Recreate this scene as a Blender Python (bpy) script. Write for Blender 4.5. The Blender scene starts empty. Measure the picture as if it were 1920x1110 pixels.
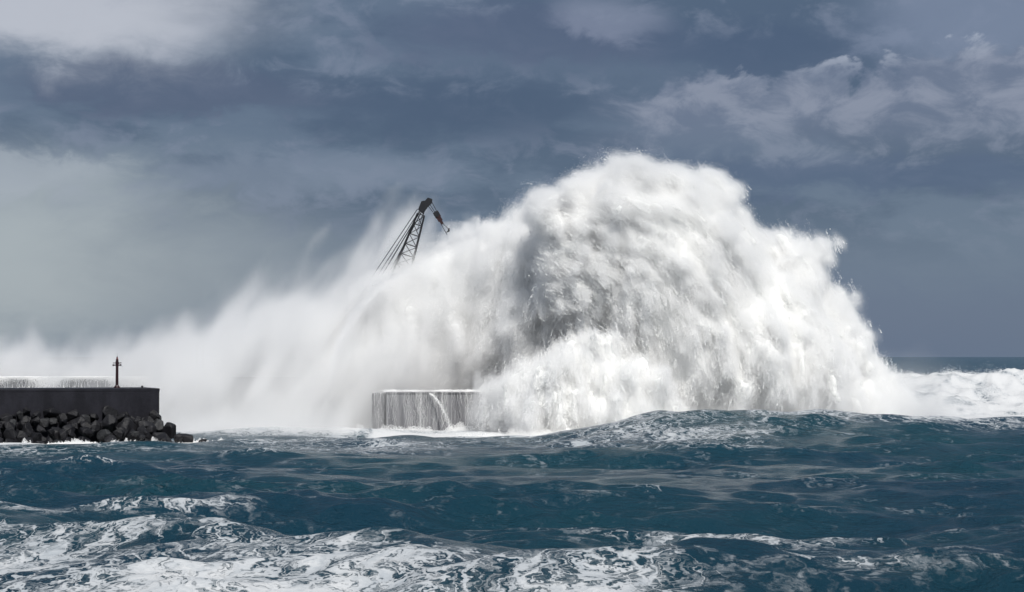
import bpy, bmesh, math, random
import numpy as np
from mathutils import Vector, Matrix

R = math.radians
rng = np.random.default_rng(11)
random.seed(5)
sc = bpy.context.scene
COL = sc.collection

# ------------------------------------------------------------------ camera
CAM_H, F = 8.3, 3840.0                     # eye height; focal length in pixels of a 1920 px wide frame
cd = bpy.data.cameras.new('camera'); cam = bpy.data.objects.new('camera', cd); COL.objects.link(cam)
cd.sensor_width = 36.0; cd.lens = 72.0; cd.clip_start = 0.5; cd.clip_end = 60000
cam.location = (0, 0, CAM_H)
cam.rotation_euler = (R(90) + math.atan(113 / F), 0, 0)
sc.camera = cam

def P(px, py, Y):                          # a point of the place that is Y metres off
    return Vector(((px - 960) / F * Y, Y, CAM_H + (668 - py) / F * Y))

# ------------------------------------------------------------------ light
SUN_EL, SUN_AZ = 52.0, 166.0               # azimuth clockwise from the view direction
el, az = R(SUN_EL), R(SUN_AZ)
sun_dir = Vector((math.sin(az) * math.cos(el), math.cos(az) * math.cos(el), math.sin(el)))
sl = bpy.data.lights.new('sun', 'SUN'); sl.energy = 4.5; sl.angle = R(2.0); sl.color = (1.0, 0.97, 0.92)
sun = bpy.data.objects.new('sun', sl); COL.objects.link(sun)
sun.rotation_euler = sun_dir.to_track_quat('Z', 'Y').to_euler()
sun.location = (60, 100, 80)

sc.view_settings.view_transform = 'Standard'; sc.view_settings.look = 'None'
sc.view_settings.exposure = 0.0; sc.view_settings.gamma = 1.0
sc.view_settings.use_curve_mapping = False
sc.render.engine = 'CYCLES'
cy = sc.cycles
cy.use_denoising = True; cy.max_bounces = 12; cy.diffuse_bounces = 8; cy.glossy_bounces = 3
cy.transmission_bounces = 8; cy.transparent_max_bounces = 8; cy.sample_clamp_indirect = 6
cy.use_adaptive_sampling = True; cy.adaptive_threshold = 0.015
cy.caustics_reflective = False; cy.caustics_refractive = False

class NG:                                   # short hand for building node trees
    def __init__(s, tree): s.t = tree
    def n(s, typ, **kw):
        nd = s.t.nodes.new(typ)
        for k, v in kw.items():
            if k.startswith('i_'): s.put(nd.inputs[k[2:].replace('_', ' ')], v)
            else: setattr(nd, k, v)
        return nd
    def put(s, sock, v):
        if isinstance(v, bpy.types.NodeSocket): s.t.links.new(v, sock)
        else: sock.default_value = v
    def m(s, op, a, b=None, c=None, clamp=False):
        nd = s.t.nodes.new('ShaderNodeMath'); nd.operation = op; nd.use_clamp = clamp
        for i, v in enumerate((a, b, c)):
            if v is not None: s.put(nd.inputs[i], v)
        return nd.outputs[0]
    def ss(s, x, lo, hi):
        nd = s.t.nodes.new('ShaderNodeMapRange'); nd.interpolation_type = 'SMOOTHSTEP'
        s.put(nd.inputs[0], x); s.put(nd.inputs[1], lo); s.put(nd.inputs[2], hi)
        return nd.outputs[0]
    def mix(s, f, a, b):
        nd = s.t.nodes.new('ShaderNodeMix'); nd.data_type = 'RGBA'
        s.put(nd.inputs[0], f); s.put(nd.inputs[6], a); s.put(nd.inputs[7], b)
        return nd.outputs[2]
    def xyz(s, x, y, z):
        nd = s.t.nodes.new('ShaderNodeCombineXYZ')
        for i, v in enumerate((x, y, z)): s.put(nd.inputs[i], v)
        return nd.outputs[0]
    def noise(s, vec, scale=1.0, detail=5.0, rough=0.55, dist=0.0):
        nd = s.t.nodes.new('ShaderNodeTexNoise'); s.put(nd.inputs['Vector'], vec)
        nd.inputs['Scale'].default_value = scale; nd.inputs['Detail'].default_value = detail
        nd.inputs['Roughness'].default_value = rough; nd.inputs['Distortion'].default_value = dist
        return nd.outputs[0]

def srgb(r, g, b, k=1.0):
    f = lambda c: ((c / 255 + 0.055) / 1.055) ** 2.4 if c > 10 else c / 255 / 12.92
    return (f(r) * k, f(g) * k, f(b) * k, 1)

# ------------------------------------------------------------------ sky
W = bpy.data.worlds.new('World'); sc.world = W; W.use_nodes = True
W.node_tree.nodes.clear(); g = NG(W.node_tree)
tc = g.n('ShaderNodeTexCoord').outputs['Generated']
sp = g.n('ShaderNodeSeparateXYZ'); g.put(sp.inputs[0], tc)
dx, dy, dz = sp.outputs
U = g.m('MULTIPLY', g.m('ARCTAN2', dx, dy), F)              # bearing and height of the sky, in units of 1/3840 rad
V = g.m('MULTIPLY', g.m('ARCSINE', dz), F)
big = g.noise(g.xyz(g.m('MULTIPLY', dx, 9.0), g.m('MULTIPLY', dy, 9.0), g.m('MULTIPLY', dz, 24.0)), 1.0, 8, 0.55, 0.25)
fine = g.noise(g.xyz(g.m('MULTIPLY', dx, 34.0), g.m('MULTIPLY', dy, 34.0), g.m('MULTIPLY', dz, 62.0)), 1.0, 9, 0.6, 0.4)
bigc = g.m('SUBTRACT', big, 0.5); finec = g.m('SUBTRACT', fine, 0.5)
Uw = g.m('ADD', U, g.m('ADD', g.m('MULTIPLY', bigc, 420.0), g.m('MULTIPLY', finec, 150.0)))
Vw = g.m('ADD', V, g.m('ADD', g.m('MULTIPLY', finec, 130.0), g.m('MULTIPLY', bigc, 90.0)))
def blob(px, py, ru, rv, warped=True):
    a = g.m('DIVIDE', g.m('SUBTRACT', Uw if warped else U, px - 960.0), ru)
    b = g.m('DIVIDE', g.m('SUBTRACT', Vw if warped else V, 668.0 - py), rv)
    return g.m('EXPONENT', g.m('MULTIPLY', g.m('ADD', g.m('MULTIPLY', a, a), g.m('MULTIPLY', b, b)), -1.0))
SK = 10.0
low = srgb(106, 122, 142, SK); high = srgb(95, 111, 133, SK)
colr = g.mix(g.ss(V, 60.0, 480.0), low, high)
deep = g.ss(V, 120.0, 330.0)                                            # the air near the horizon is smooth, the cloud base above it is not
colr = g.mix(g.m('MULTIPLY', g.m('MULTIPLY', g.ss(big, 0.45, 0.57), 0.75), deep), colr, srgb(72, 90, 114, SK))
colr = g.mix(g.m('MULTIPLY', g.m('MULTIPLY', g.ss(fine, 0.46, 0.64), 0.5), deep), colr, srgb(128, 137, 158, SK))
for (px, py, ru, rv, c, k, lo, hi) in (
        (840, 205, 400, 70, (68, 85, 111), 0.9, 0.08, 1.0), (1400, 105, 330, 80, (70, 87, 114), 0.9, 0.10, 1.0),
        (300, 175, 380, 60, (80, 92, 117), 0.85, 0.25, 0.8), (980, 70, 330, 80, (80, 93, 119), 0.85, 0.25, 0.8),
        (1500, 620, 800, 150, (96, 111, 136), 0.7, 0.2, 0.9), (1600, 335, 560, 50, (78, 95, 123), 0.8, 0.25, 0.85)):
    colr = g.mix(g.m('MULTIPLY', g.ss(blob(px, py, ru, rv), lo, hi), k), colr, srgb(*c, SK))
for (px, py, ru, rv, c, k, lo, hi) in (
        (140, 30, 380, 125, (188, 192, 202), 0.95, 0.15, 0.95), (40, 490, 460, 200, (166, 175, 181), 0.95, 0.1, 1.0),
        (20, 335, 170, 48, (168, 176, 186), 0.6, 0.2, 0.8), (430, 480, 330, 140, (138, 148, 159), 0.6, 0.1, 1.0),
        (560, 330, 300, 40, (122, 134, 154), 0.6, 0.2, 0.9), (1180, 30, 150, 60, (134, 142, 164), 0.6, 0.3, 0.9),
        (1800, 60, 220, 120, (124, 136, 160), 0.7, 0.2, 0.9)):
    colr = g.mix(g.m('MULTIPLY', g.ss(blob(px, py, ru, rv), lo, hi), k), colr, srgb(*c, SK))
# bank of paler cumulus at the right: torn upper edge, fading out below; brightest along the tear
torn = g.noise(g.xyz(g.m('MULTIPLY', dx, 26.0), g.m('MULTIPLY', dy, 26.0), g.m('MULTIPLY', dz, 40.0)), 1.0, 7, 0.56, 0.45)
tn = g.m('ADD', V, g.m('MULTIPLY', g.m('SUBTRACT', torn, 0.5), -330.0))
lift = g.m('MULTIPLY', g.ss(U, 350.0, 950.0), 45.0)
tn = g.m('SUBTRACT', tn, lift)
reach = g.m('MULTIPLY', g.ss(Uw, 100.0, 300.0), g.ss(U, 1900.0, 1150.0))
body = g.m('MULTIPLY', g.m('MULTIPLY', g.ss(tn, 520.0, 488.0), g.ss(V, 330.0, 470.0)), reach)
colr = g.mix(g.m('MULTIPLY', body, 0.85), colr, g.mix(g.ss(fine, 0.4, 0.65), srgb(106, 117, 140, SK), srgb(140, 147, 165, SK)))
rim = g.m('MULTIPLY', g.m('MULTIPLY', g.ss(tn, 522.0, 505.0), g.ss(tn, 455.0, 500.0)), g.m('MULTIPLY', g.ss(torn, 0.52, 0.64), reach))
rim = g.m('MULTIPLY', rim, g.ss(U, 300.0, 700.0))
colr = g.mix(g.m('MULTIPLY', rim, 0.55), colr, srgb(182, 190, 205, SK))
sky = g.n('ShaderNodeTexSky', sky_type='NISHITA', sun_disc=False, sun_elevation=el, sun_rotation=az)
colr = g.mix(0.94, sky.outputs[0], colr)
bg = g.n('ShaderNodeBackground'); g.put(bg.inputs[0], colr); bg.inputs[1].default_value = 0.1
wo = g.n('ShaderNodeOutputWorld'); g.put(wo.inputs[0], bg.outputs[0])

# ------------------------------------------------------------------ helpers
def material(name):
    m = bpy.data.materials.new(name); m.use_nodes = True
    m.node_tree.nodes.clear()
    q = NG(m.node_tree); out = q.n('ShaderNodeOutputMaterial')
    return m, q, out

def tag(o, label=None, cat=None, group=None, kind=None):
    for k, v in (('label', label), ('category', cat), ('group', group), ('kind', kind)):
        if v: o[k] = v
    return o

def link(name, me, mat=None, parent=None, loc=None):
    o = bpy.data.objects.new(name, me); COL.objects.link(o)
    if mat and me is not None and not me.materials: me.materials.append(mat)
    if parent is not None: o.parent = parent
    if loc is not None: o.location = loc
    return o

def mesh_np(name, v, quads, smooth=True):
    me = bpy.data.meshes.new(name)
    v = np.ascontiguousarray(v, np.float32); quads = np.ascontiguousarray(quads, np.int32)
    n = quads.shape[1]
    me.vertices.add(len(v)); me.vertices.foreach_set('co', v.ravel())
    me.loops.add(quads.size); me.loops.foreach_set('vertex_index', quads.ravel())
    me.polygons.add(len(quads)); me.polygons.foreach_set('loop_start', np.arange(0, quads.size, n, dtype=np.int32))
    me.update(calc_edges=True)
    me.polygons.foreach_set('use_smooth', np.full(len(quads), smooth))
    return me

def box_bm(bm, c, s, rot=None):
    r = bmesh.ops.create_cube(bm, size=1.0)
    M = Matrix.Translation(c) @ (rot.to_4x4() if rot else Matrix()) @ Matrix.Diagonal((*s, 1))
    bmesh.ops.transform(bm, matrix=M, verts=r['verts'])
    return r['verts']

def cyl_bm(bm, a, b, ra, rb=None, n=10):
    a, b = Vector(a), Vector(b); rb = ra if rb is None else rb
    d = b - a
    r = bmesh.ops.create_cone(bm, cap_ends=True, segments=n, radius1=ra, radius2=rb, depth=d.length)
    q = Vector((0, 0, 1)).rotation_difference(d.normalized())
    bmesh.ops.transform(bm, matrix=Matrix.Translation((a + b) / 2) @ q.to_matrix().to_4x4(), verts=r['verts'])

def part(name, fill, mat, parent=None, bevel=0.0, smooth=False):
    bm = bmesh.new(); fill(bm)
    if bevel: bmesh.ops.bevel(bm, geom=bm.edges[:], offset=bevel, segments=2, affect='EDGES', profile=0.6)
    me = bpy.data.meshes.new(name); bm.to_mesh(me); bm.free()
    if smooth:
        for p in me.polygons: p.use_smooth = True
    return link(name, me, mat, parent)

# value noise on a repeating lattice
TAB = np.random.default_rng(3).random((64, 64, 64)).astype(np.float32).ravel()
def vn(x, y, z):
    xi = np.floor(x); yi = np.floor(y); zi = np.floor(z)
    fx = (x - xi).astype(np.float32); fy = (y - yi).astype(np.float32); fz = (z - zi).astype(np.float32)
    fx = fx * fx * (3 - 2 * fx); fy = fy * fy * (3 - 2 * fy); fz = fz * fz * (3 - 2 * fz)
    x0 = xi.astype(np.int32) & 63; y0 = yi.astype(np.int32) & 63; z0 = zi.astype(np.int32) & 63
    x1 = ((x0 + 1) & 63) << 12; y1 = ((y0 + 1) & 63) << 6; z1 = (z0 + 1) & 63
    x0 = x0 << 12; y0 = y0 << 6
    l = lambda a, b, t: a + (b - a) * t
    c0 = l(l(TAB[x0 + y0 + z0], TAB[x1 + y0 + z0], fx), l(TAB[x0 + y1 + z0], TAB[x1 + y1 + z0], fx), fy)
    c1 = l(l(TAB[x0 + y0 + z1], TAB[x1 + y0 + z1], fx), l(TAB[x0 + y1 + z1], TAB[x1 + y1 + z1], fx), fy)
    return l(c0, c1, fz) * 2 - 1
def fbm(x, y, z, octv=4, gain=0.5):
    s = 0; a = 1.0; t = 0
    for i in range(octv):
        s = s + a * vn(x * 2 ** i + 17.3 * i, y * 2 ** i + 5.1 * i, z * 2 ** i + 9.7 * i); t += a; a *= gain
    return s / t
def sstep(x, a, b):
    t = np.clip((x - a) / (b - a), 0, 1); return t * t * (3 - 2 * t)

# ------------------------------------------------------------------ materials
def foam_material(name, col, trans=0.35):
    m, q, out = material(name)
    d = q.n('ShaderNodeBsdfDiffuse'); d.inputs[0].default_value = col
    t = q.n('ShaderNodeBsdfTranslucent'); t.inputs[0].default_value = col
    mx = q.n('ShaderNodeMixShader'); mx.inputs[0].default_value = trans
    q.put(mx.inputs[1], d.outputs[0]); q.put(mx.inputs[2], t.outputs[0]); q.put(out.inputs[0], mx.outputs[0])
    return m
M_SPRAY = foam_material('white_spray', (0.98, 0.98, 0.975, 1), 0.4)
M_CORE = foam_material('white_water', (0.96, 0.963, 0.95, 1), 0.2)

def grain_material(name, c1, c2, scale=3.0, rough=0.7, spec=0.4, bump=0.3, stretch=(1, 1, 1)):
    m, q, out = material(name)
    geo = q.n('ShaderNodeTexCoord').outputs['Object']
    mp = q.n('ShaderNodeMapping'); q.put(mp.inputs[0], geo); mp.inputs['Scale'].default_value = stretch
    n1 = q.noise(mp.outputs[0], scale, 8, 0.62); n2 = q.noise(geo, scale * 5, 6, 0.6)
    c = q.mix(q.ss(n1, 0.35, 0.68), (*c1, 1), (*c2, 1))
    b = q.n('ShaderNodeBsdfPrincipled'); q.put(b.inputs['Base Color'], c)
    q.put(b.inputs['Roughness'], q.m('ADD', q.m('MULTIPLY', n2, 0.3), rough - 0.15)); b.inputs['Specular IOR Level'].default_value = spec
    bp = q.n('ShaderNodeBump'); bp.inputs['Strength'].default_value = bump; bp.inputs['Distance'].default_value = 0.1
    q.put(bp.inputs['Height'], q.m('ADD', n1, q.m('MULTIPLY', n2, 0.5))); q.put(b.inputs['Normal'], bp.outputs[0])
    q.put(out.inputs[0], b.outputs[0])
    return m
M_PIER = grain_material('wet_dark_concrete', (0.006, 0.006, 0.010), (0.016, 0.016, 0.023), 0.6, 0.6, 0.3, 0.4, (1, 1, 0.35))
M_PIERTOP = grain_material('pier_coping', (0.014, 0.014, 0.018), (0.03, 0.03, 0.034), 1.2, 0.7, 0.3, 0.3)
M_ROCK = [grain_material('basalt_%d' % i, a, b, 1.1, 0.6, 0.35, 0.9) for i, (a, b) in enumerate((
    ((0.0035, 0.0035, 0.005), (0.009, 0.009, 0.012)), ((0.006, 0.006, 0.008), (0.015, 0.015, 0.018)),
    ((0.014, 0.015, 0.017), (0.034, 0.035, 0.038))))]
M_CAISSON = grain_material('wet_grey_concrete', (0.11, 0.11, 0.12), (0.24, 0.24, 0.25), 1.6, 0.5, 0.4, 0.3, (1, 1, 0.12))
M_WALL = grain_material('breakwater_concrete', (0.10, 0.10, 0.11), (0.2, 0.2, 0.21), 0.5, 0.6, 0.3, 0.3, (1, 1, 0.2))
M_STEEL = grain_material('dark_crane_steel', (0.006, 0.007, 0.010), (0.014, 0.015, 0.019), 3, 0.55, 0.4, 0.1)
M_RUST = grain_material('rusty_steel', (0.022, 0.009, 0.010), (0.045, 0.018, 0.018), 3, 0.6, 0.3, 0.2)
M_BEACON = grain_material('dark_red_paint', (0.016, 0.004, 0.007), (0.03, 0.008, 0.011), 4, 0.45, 0.4, 0.1)
M_BULB, q_, o_ = material('beacon_glass')
b_ = q_.n('ShaderNodeBsdfPrincipled'); b_.inputs['Base Color'].default_value = (0.16, 0.04, 0.04, 1); b_.inputs['Roughness'].default_value = 0.15
q_.put(o_.inputs[0], b_.outputs[0])

# ------------------------------------------------------------------ sea
def gauss(x, c, s): return np.exp(-((x - c) / s) ** 2)
wr = np.random.default_rng(42)
NW = 64
LAM = np.exp(np.linspace(math.log(1.6), math.log(46), NW)) * wr.uniform(0.94, 1.06, NW)
DIR = math.pi * 1.5 + R(14) + wr.normal(0, R(38), NW)
PH = wr.uniform(0, 2 * math.pi, NW)
AMP = 0.0135 * LAM ** 0.86 * wr.uniform(0.5, 1.4, NW); AMP[LAM > 25] *= 0.75; AMP[LAM < 9] *= 1.35

def ridge(X, Y, xs, ys, hs, sf, sb):
    """height of a hand-laid swell: crest line ys(xs), height hs(xs), widths to the front and to the back"""
    yc = np.interp(X, xs, ys); h = np.interp(X, xs, hs)
    d = Y - yc
    return h * np.where(d < 0, np.exp(-(d / sf) ** 2), np.exp(-(d / sb) ** 2))

def sea_low(X, Y):
    h = ridge(X, Y, [-40, -26, -21, -12, -8, -3, 0, 5, 12], [97, 92, 89, 81.5, 79, 75, 75, 76, 78],
              [0.9, 1.5, 1.7, 1.7, 1.15, 1.5, 1.15, 0.35, 0], 11, 4.5)
    h = h + ridge(X, Y, [-4, 0, 3, 6, 9, 11, 16], [66, 68, 69, 69, 69, 67, 66], [0, 0.9, 1.25, 1.45, 1.1, 0.5, 0], 6, 3)
    h = h + ridge(X, Y, [2, 6, 10, 14, 22, 34, 48, 75], [196, 198, 199, 199, 201, 203, 206, 210],
                  [0.0, 0.8, 1.9, 2.7, 2.7, 2.5, 2.1, 1.7], 22, 13)
    h = h + ridge(X, Y, [46, 56, 64, 80, 130], [335, 336, 338, 338, 340], [0, 2.5, 5.0, 5.2, 5.0], 26, 26)
    return h

def white_right(X, Y): return sstep(X / Y, 0.165, 0.19) * sstep(Y, 262, 290) * sstep(Y, 352, 340)

def sea_height(X, Y, dr=None):
    hx = np.zeros_like(X); hy = np.zeros_like(X); hz = np.zeros_like(X)
    wx = X + 2.5 * vn(X * 0.06, Y * 0.06, 0 * X + 3.3); wy = Y + 2.5 * vn(X * 0.06, Y * 0.06, 0 * X + 8.3)
    grp = 0.75 + 0.5 * vn(X * 0.035, Y * 0.03, 0 * X + 1.7)
    for l, d, ph, a in zip(LAM, DIR, PH, AMP):
        k = 2 * math.pi / l
        t = (wx * math.cos(d) + wy * math.sin(d)) * k + ph
        am = a * grp
        if dr is not None: am = am * np.clip((l / dr - 2.2) / 3, 0, 1)
        s, c = np.sin(t), np.cos(t)
        hz += am * c; hx -= 0.85 * am * math.cos(d) * s; hy -= 0.85 * am * math.sin(d) * s
    lee = 1 - (0.25 + 0.35 * sstep(X, 12, -4)) * sstep(Y, 120, 175) * sstep(Y, 420, 250)
    hz *= lee
    wr_ = white_right(X, Y)
    hz = hz + sea_low(X, Y) + wr_ * (1.9 * (1 - np.abs(fbm(X * 0.22, Y * 0.13, 0 * X + 4, 5))) - 1.1)
    return hx * lee, hy * lee, hz

def build_sea():
    a1 = np.radians(np.linspace(-18, 18, 760)); st = a1[1] - a1[0]
    outer = [a1[-1]]
    while outer[-1] < R(44): st *= 1.10; outer.append(outer[-1] + st)
    outer = np.array(outer[1:]); ang = np.concatenate([-outer[::-1], a1, outer])
    r = [44.0]
    while r[-1] < 24000:
        x = r[-1]
        r.append(x + (0.24 if x < 110 else 0.24 + (x - 110) * 0.0075 if x < 240 else 1.2 if x < 350 else 1.2 + (x - 350) * 0.045))
    r = np.array(r); dr = np.gradient(r)
    A, RR = np.meshgrid(ang, r); DR = np.repeat(dr[:, None], len(ang), 1)
    X = (np.tan(A) * RR).ravel().astype(np.float32); Y = RR.ravel().astype(np.float32)
    hx, hy, hz = sea_height(X, Y, DR.ravel())
    v = np.stack([X + hx, Y + hy, hz], 1)
    nr, nc = len(r), len(ang)
    i = np.arange(nr * nc).reshape(nr, nc)
    q = np.stack([i[:-1, :-1], i[:-1, 1:], i[1:, 1:], i[1:, :-1]], -1).reshape(-1, 4)
    me = mesh_np('sea', v, q)
    # how much foam lies where
    px = 960 + F * X / Y
    z0 = 0 * X
    n_lo = fbm(X * 0.11, Y * 0.09, z0 + 2.2, 4); n_md = fbm(X * 0.5, Y * 0.4, z0 + 6.1, 3)
    crest1 = np.interp(X, [-40, -26, -21, -12, -8, -3, 0, 5, 12], [97, 92, 89, 81.5, 79, 75, 75, 76, 78])
    f1 = sstep(Y, crest1 + 1.6, crest1 - 2.0) * sstep(X, 2.5, -2.0) * (0.34 + 0.38 * n_lo + 0.15 * n_md)
    f2 = gauss(Y, 66.0, 5.0) * gauss(X, 2.5, 5.5) * (0.38 + 0.35 * n_lo + 0.15 * n_md)
    f3 = gauss(px, 1270, 260) * sstep(Y, 172, 186) * sstep(Y, 232, 215) * (0.38 + 0.35 * n_lo)
    f3 = f3 + gauss(px, 1750, 350) * gauss(Y, 203, 8) * (0.42 + 0.5 * n_lo)
    f4 = sstep(px, 1020, 700) * gauss(Y, 190, 16) * (0.28 + 0.5 * n_lo)
    f5 = gauss(Y, 216, 7) * sstep(px, 660, 720) * sstep(px, 1180, 1080) * 1.1
    f5 = f5 + gauss(px, 1060, 120) * gauss(Y, 207, 4.5) * 1.0
    f6 = sstep(Y, 212, 228) * sstep(Y, 300, 280) * 0.8
    f6 = f6 + sstep(px, 300, 360) * sstep(px, 700, 640) * gauss(Y, 226, 10) * 0.9
    pw = 203.0 + 0.38 * (X + 34.9) - 4.6
    f7 = gauss(Y, pw, 1.6) * sstep(X, -29.5, -31.5) * (1.05 + 0.5 * n_md) + gauss(Y, pw - 2.2, 2.2) * sstep(X, -30, -33) * 0.4
    f8 = white_right(X, Y) * (0.86 + 0.8 * n_md)
    crest = sstep(hz - sea_low(X, Y), 0.40, 1.1) * 0.30 * (0.7 + n_lo)
    base = -0.09 + 0.20 * n_lo + 0.08 * sstep(Y, 130, 70)
    foam = np.clip(np.maximum.reduce([f1, f2, f3, f4, f5, f6, f7, f8, base + crest]), -0.2, 1.3)
    at = me.attributes.new('foam', 'FLOAT', 'POINT'); at.data.foreach_set('value', foam.astype(np.float32))
    return me

def sea_material():
    m, q, out = material('sea_water')
    pos = q.n('ShaderNodeNewGeometry').outputs['Position']
    s3 = q.n('ShaderNodeSeparateXYZ'); q.put(s3.inputs[0], pos)
    x, y, z = s3.outputs
    fa = q.n('ShaderNodeAttribute', attribute_name='foam').outputs['Fac']
    warp = q.noise(q.xyz(q.m('MULTIPLY', x, 0.35), q.m('MULTIPLY', y, 0.35), z), 1.0, 4, 0.6)
    warp2 = q.noise(q.xyz(q.m('MULTIPLY', x, 0.35), q.m('MULTIPLY', y, 0.35), q.m('ADD', z, 31.0)), 1.0, 4, 0.6)
    wx = q.m('ADD', x, q.m('MULTIPLY', q.m('SUBTRACT', warp, 0.5), 4.5))
    wy = q.m('ADD', y, q.m('MULTIPLY', q.m('SUBTRACT', warp2, 0.5), 4.5))
    wf = q.noise(q.xyz(q.m('MULTIPLY', x, 1.9), q.m('MULTIPLY', y, 1.5), 12.0), 1.0, 3, 0.6)
    wg = q.noise(q.xyz(q.m('MULTIPLY', x, 1.9), q.m('MULTIPLY', y, 1.5), 43.0), 1.0, 3, 0.6)
    wx = q.m('ADD', wx, q.m('MULTIPLY', q.m('SUBTRACT', wf, 0.5), 0.9)); wy = q.m('ADD', wy, q.m('MULTIPLY', q.m('SUBTRACT', wg, 0.5), 1.1))
    def lace(sx, sy, seed):
        vo = q.n('ShaderNodeTexVoronoi', feature='DISTANCE_TO_EDGE', voronoi_dimensions='3D')
        q.put(vo.inputs['Vector'], q.xyz(q.m('MULTIPLY', wx, sx), q.m('MULTIPLY', wy, sy), seed)); vo.inputs['Scale'].default_value = 1.0
        return vo.outputs['Distance']
    l3 = q.noise(q.xyz(q.m('MULTIPLY', wx, 1.6), q.m('MULTIPLY', wy, 1.1), z), 1.0, 7, 0.62)
    st = q.noise(q.xyz(q.m('MULTIPLY', wx, 0.07), q.m('MULTIPLY', wy, 0.55), 3.0), 1.0, 6, 0.6)      # wind streaks
    st = q.m('SUBTRACT', 1.0, q.m('MULTIPLY', q.m('ABSOLUTE', q.m('SUBTRACT', st, 0.5)), 16.0), clamp=True)
    pn = q.noise(q.xyz(q.m('MULTIPLY', x, 0.22), q.m('MULTIPLY', y, 0.16), 5.0), 1.0, 5, 0.6)        # patches
    fl = q.m('ADD', fa, q.m('ADD', q.m('MULTIPLY', q.m('SUBTRACT', pn, 0.5), 0.5), q.m('MULTIPLY', q.m('SUBTRACT', l3, 0.5), 0.45)))
    def web(d, k, lo, hi):                                          # threads of foam that thicken until only holes are left
        w = q.m('MULTIPLY', q.m('POWER', q.m('MAXIMUM', fl, 0.0), 1.5), k)
        line = q.m('SUBTRACT', 1.0, q.m('DIVIDE', q.m('SUBTRACT', d, q.m('MULTIPLY', w, 0.55)), q.m('ADD', q.m('MULTIPLY', w, 0.6), 0.012)), clamp=True)
        return q.m('MULTIPLY', line, q.ss(fl, lo, hi))
    w1 = web(lace(0.75, 0.45, 1.5), 0.34, 0.10, 0.24)
    w2 = web(lace(2.1, 1.3, 4.5), 0.44, 0.20, 0.42)
    w3 = web(lace(5.5, 3.4, 7.5), 0.50, 0.36, 0.66)
    wst = q.m('MULTIPLY', st, q.m('MULTIPLY', q.ss(fl, 0.00, 0.24), q.ss(l3, 0.42, 0.6)))
    solid = q.ss(fl, 0.80, 1.05)
    mask = q.m('MAXIMUM', q.m('MAXIMUM', w1, w2), q.m('MAXIMUM', q.m('MAXIMUM', w3, solid), q.m('MULTIPLY', wst, 0.75)))
    v = fl
    thin = q.m('MULTIPLY', q.ss(fl, 0.18, 0.8), 0.24)               # milky water with bubbles below the surface
    b = q.n('ShaderNodeBsdfPrincipled')
    wcol = q.mix(q.ss(q.noise(q.xyz(q.m('MULTIPLY', x, 0.03), q.m('MULTIPLY', y, 0.03), 0.0), 1.0, 3), 0.35, 0.65), (0.011, 0.044, 0.075, 1), (0.012, 0.055, 0.078, 1))
    wcol = q.mix(thin, wcol, (0.26, 0.34, 0.38, 1))
    q.put(b.inputs['Base Color'], wcol); b.inputs['Roughness'].default_value = 0.2; b.inputs['Specular IOR Level'].default_value = 0.18; b.inputs['IOR'].default_value = 1.333
    rip = q.m('ADD', q.noise(q.xyz(q.m('MULTIPLY', x, 1.1), q.m('MULTIPLY', y, 1.5), z), 1.0, 10, 0.68),
              q.m('MULTIPLY', q.noise(q.xyz(q.m('MULTIPLY', wx, 0.5), q.m('MULTIPLY', wy, 0.35), z), 1.0, 3, 0.5), 1.2))
    bp = q.n('ShaderNodeBump'); bp.inputs['Strength'].default_value = 1.0; bp.inputs['Distance'].default_value = 0.6; q.put(bp.inputs['Height'], rip)
    q.put(b.inputs['Normal'], bp.outputs[0])
    fo = q.n('ShaderNodeBsdfDiffuse')
    q.put(fo.inputs[0], q.mix(q.ss(q.m('ADD', fl, q.m('MULTIPLY', q.m('SUBTRACT', l3, 0.5), 0.8)), 0.2, 0.95), (0.36, 0.39, 0.42, 1), (0.58, 0.59, 0.60, 1)))
    fb = q.n('ShaderNodeBump'); fb.inputs['Strength'].default_value = 0.9; fb.inputs['Distance'].default_value = 0.16
    q.put(fb.inputs['Height'], q.m('ADD', q.m('MULTIPLY', mask, 0.5), q.m('MULTIPLY', l3, 0.9))); q.put(fo.inputs['Normal'], fb.outputs[0])
    mx = q.n('ShaderNodeMixShader'); q.put(mx.inputs[0], mask); q.put(mx.inputs[1], b.outputs[0]); q.put(mx.inputs[2], fo.outputs[0])
    q.put(out.inputs[0], mx.outputs[0])
    return m
sea = link('sea', build_sea(), sea_material())
tag(sea, 'rough dark blue sea streaked with white foam', 'sea', kind='structure')

# ------------------------------------------------------------------ point clouds of spray
GN = bpy.data.node_groups.new('droplets', 'GeometryNodeTree')
GN.interface.new_socket('Geometry', in_out='INPUT', socket_type='NodeSocketGeometry')
GN.interface.new_socket('Geometry', in_out='OUTPUT', socket_type='NodeSocketGeometry')
gi = GN.nodes.new('NodeGroupInput'); go = GN.nodes.new('NodeGroupOutput')
mp_ = GN.nodes.new('GeometryNodeMeshToPoints'); na = GN.nodes.new('GeometryNodeInputNamedAttribute')
na.data_type = 'FLOAT'; na.inputs['Name'].default_value = 'size'
sm = GN.nodes.new('GeometryNodeSetMaterial'); sm.inputs['Material'].default_value = M_SPRAY
for a, b in ((gi.outputs[0], mp_.inputs['Mesh']), (na.outputs['Attribute'], mp_.inputs['Radius']),
             (mp_.outputs[0], sm.inputs['Geometry']), (sm.outputs[0], go.inputs[0])): GN.links.new(a, b)

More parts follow.
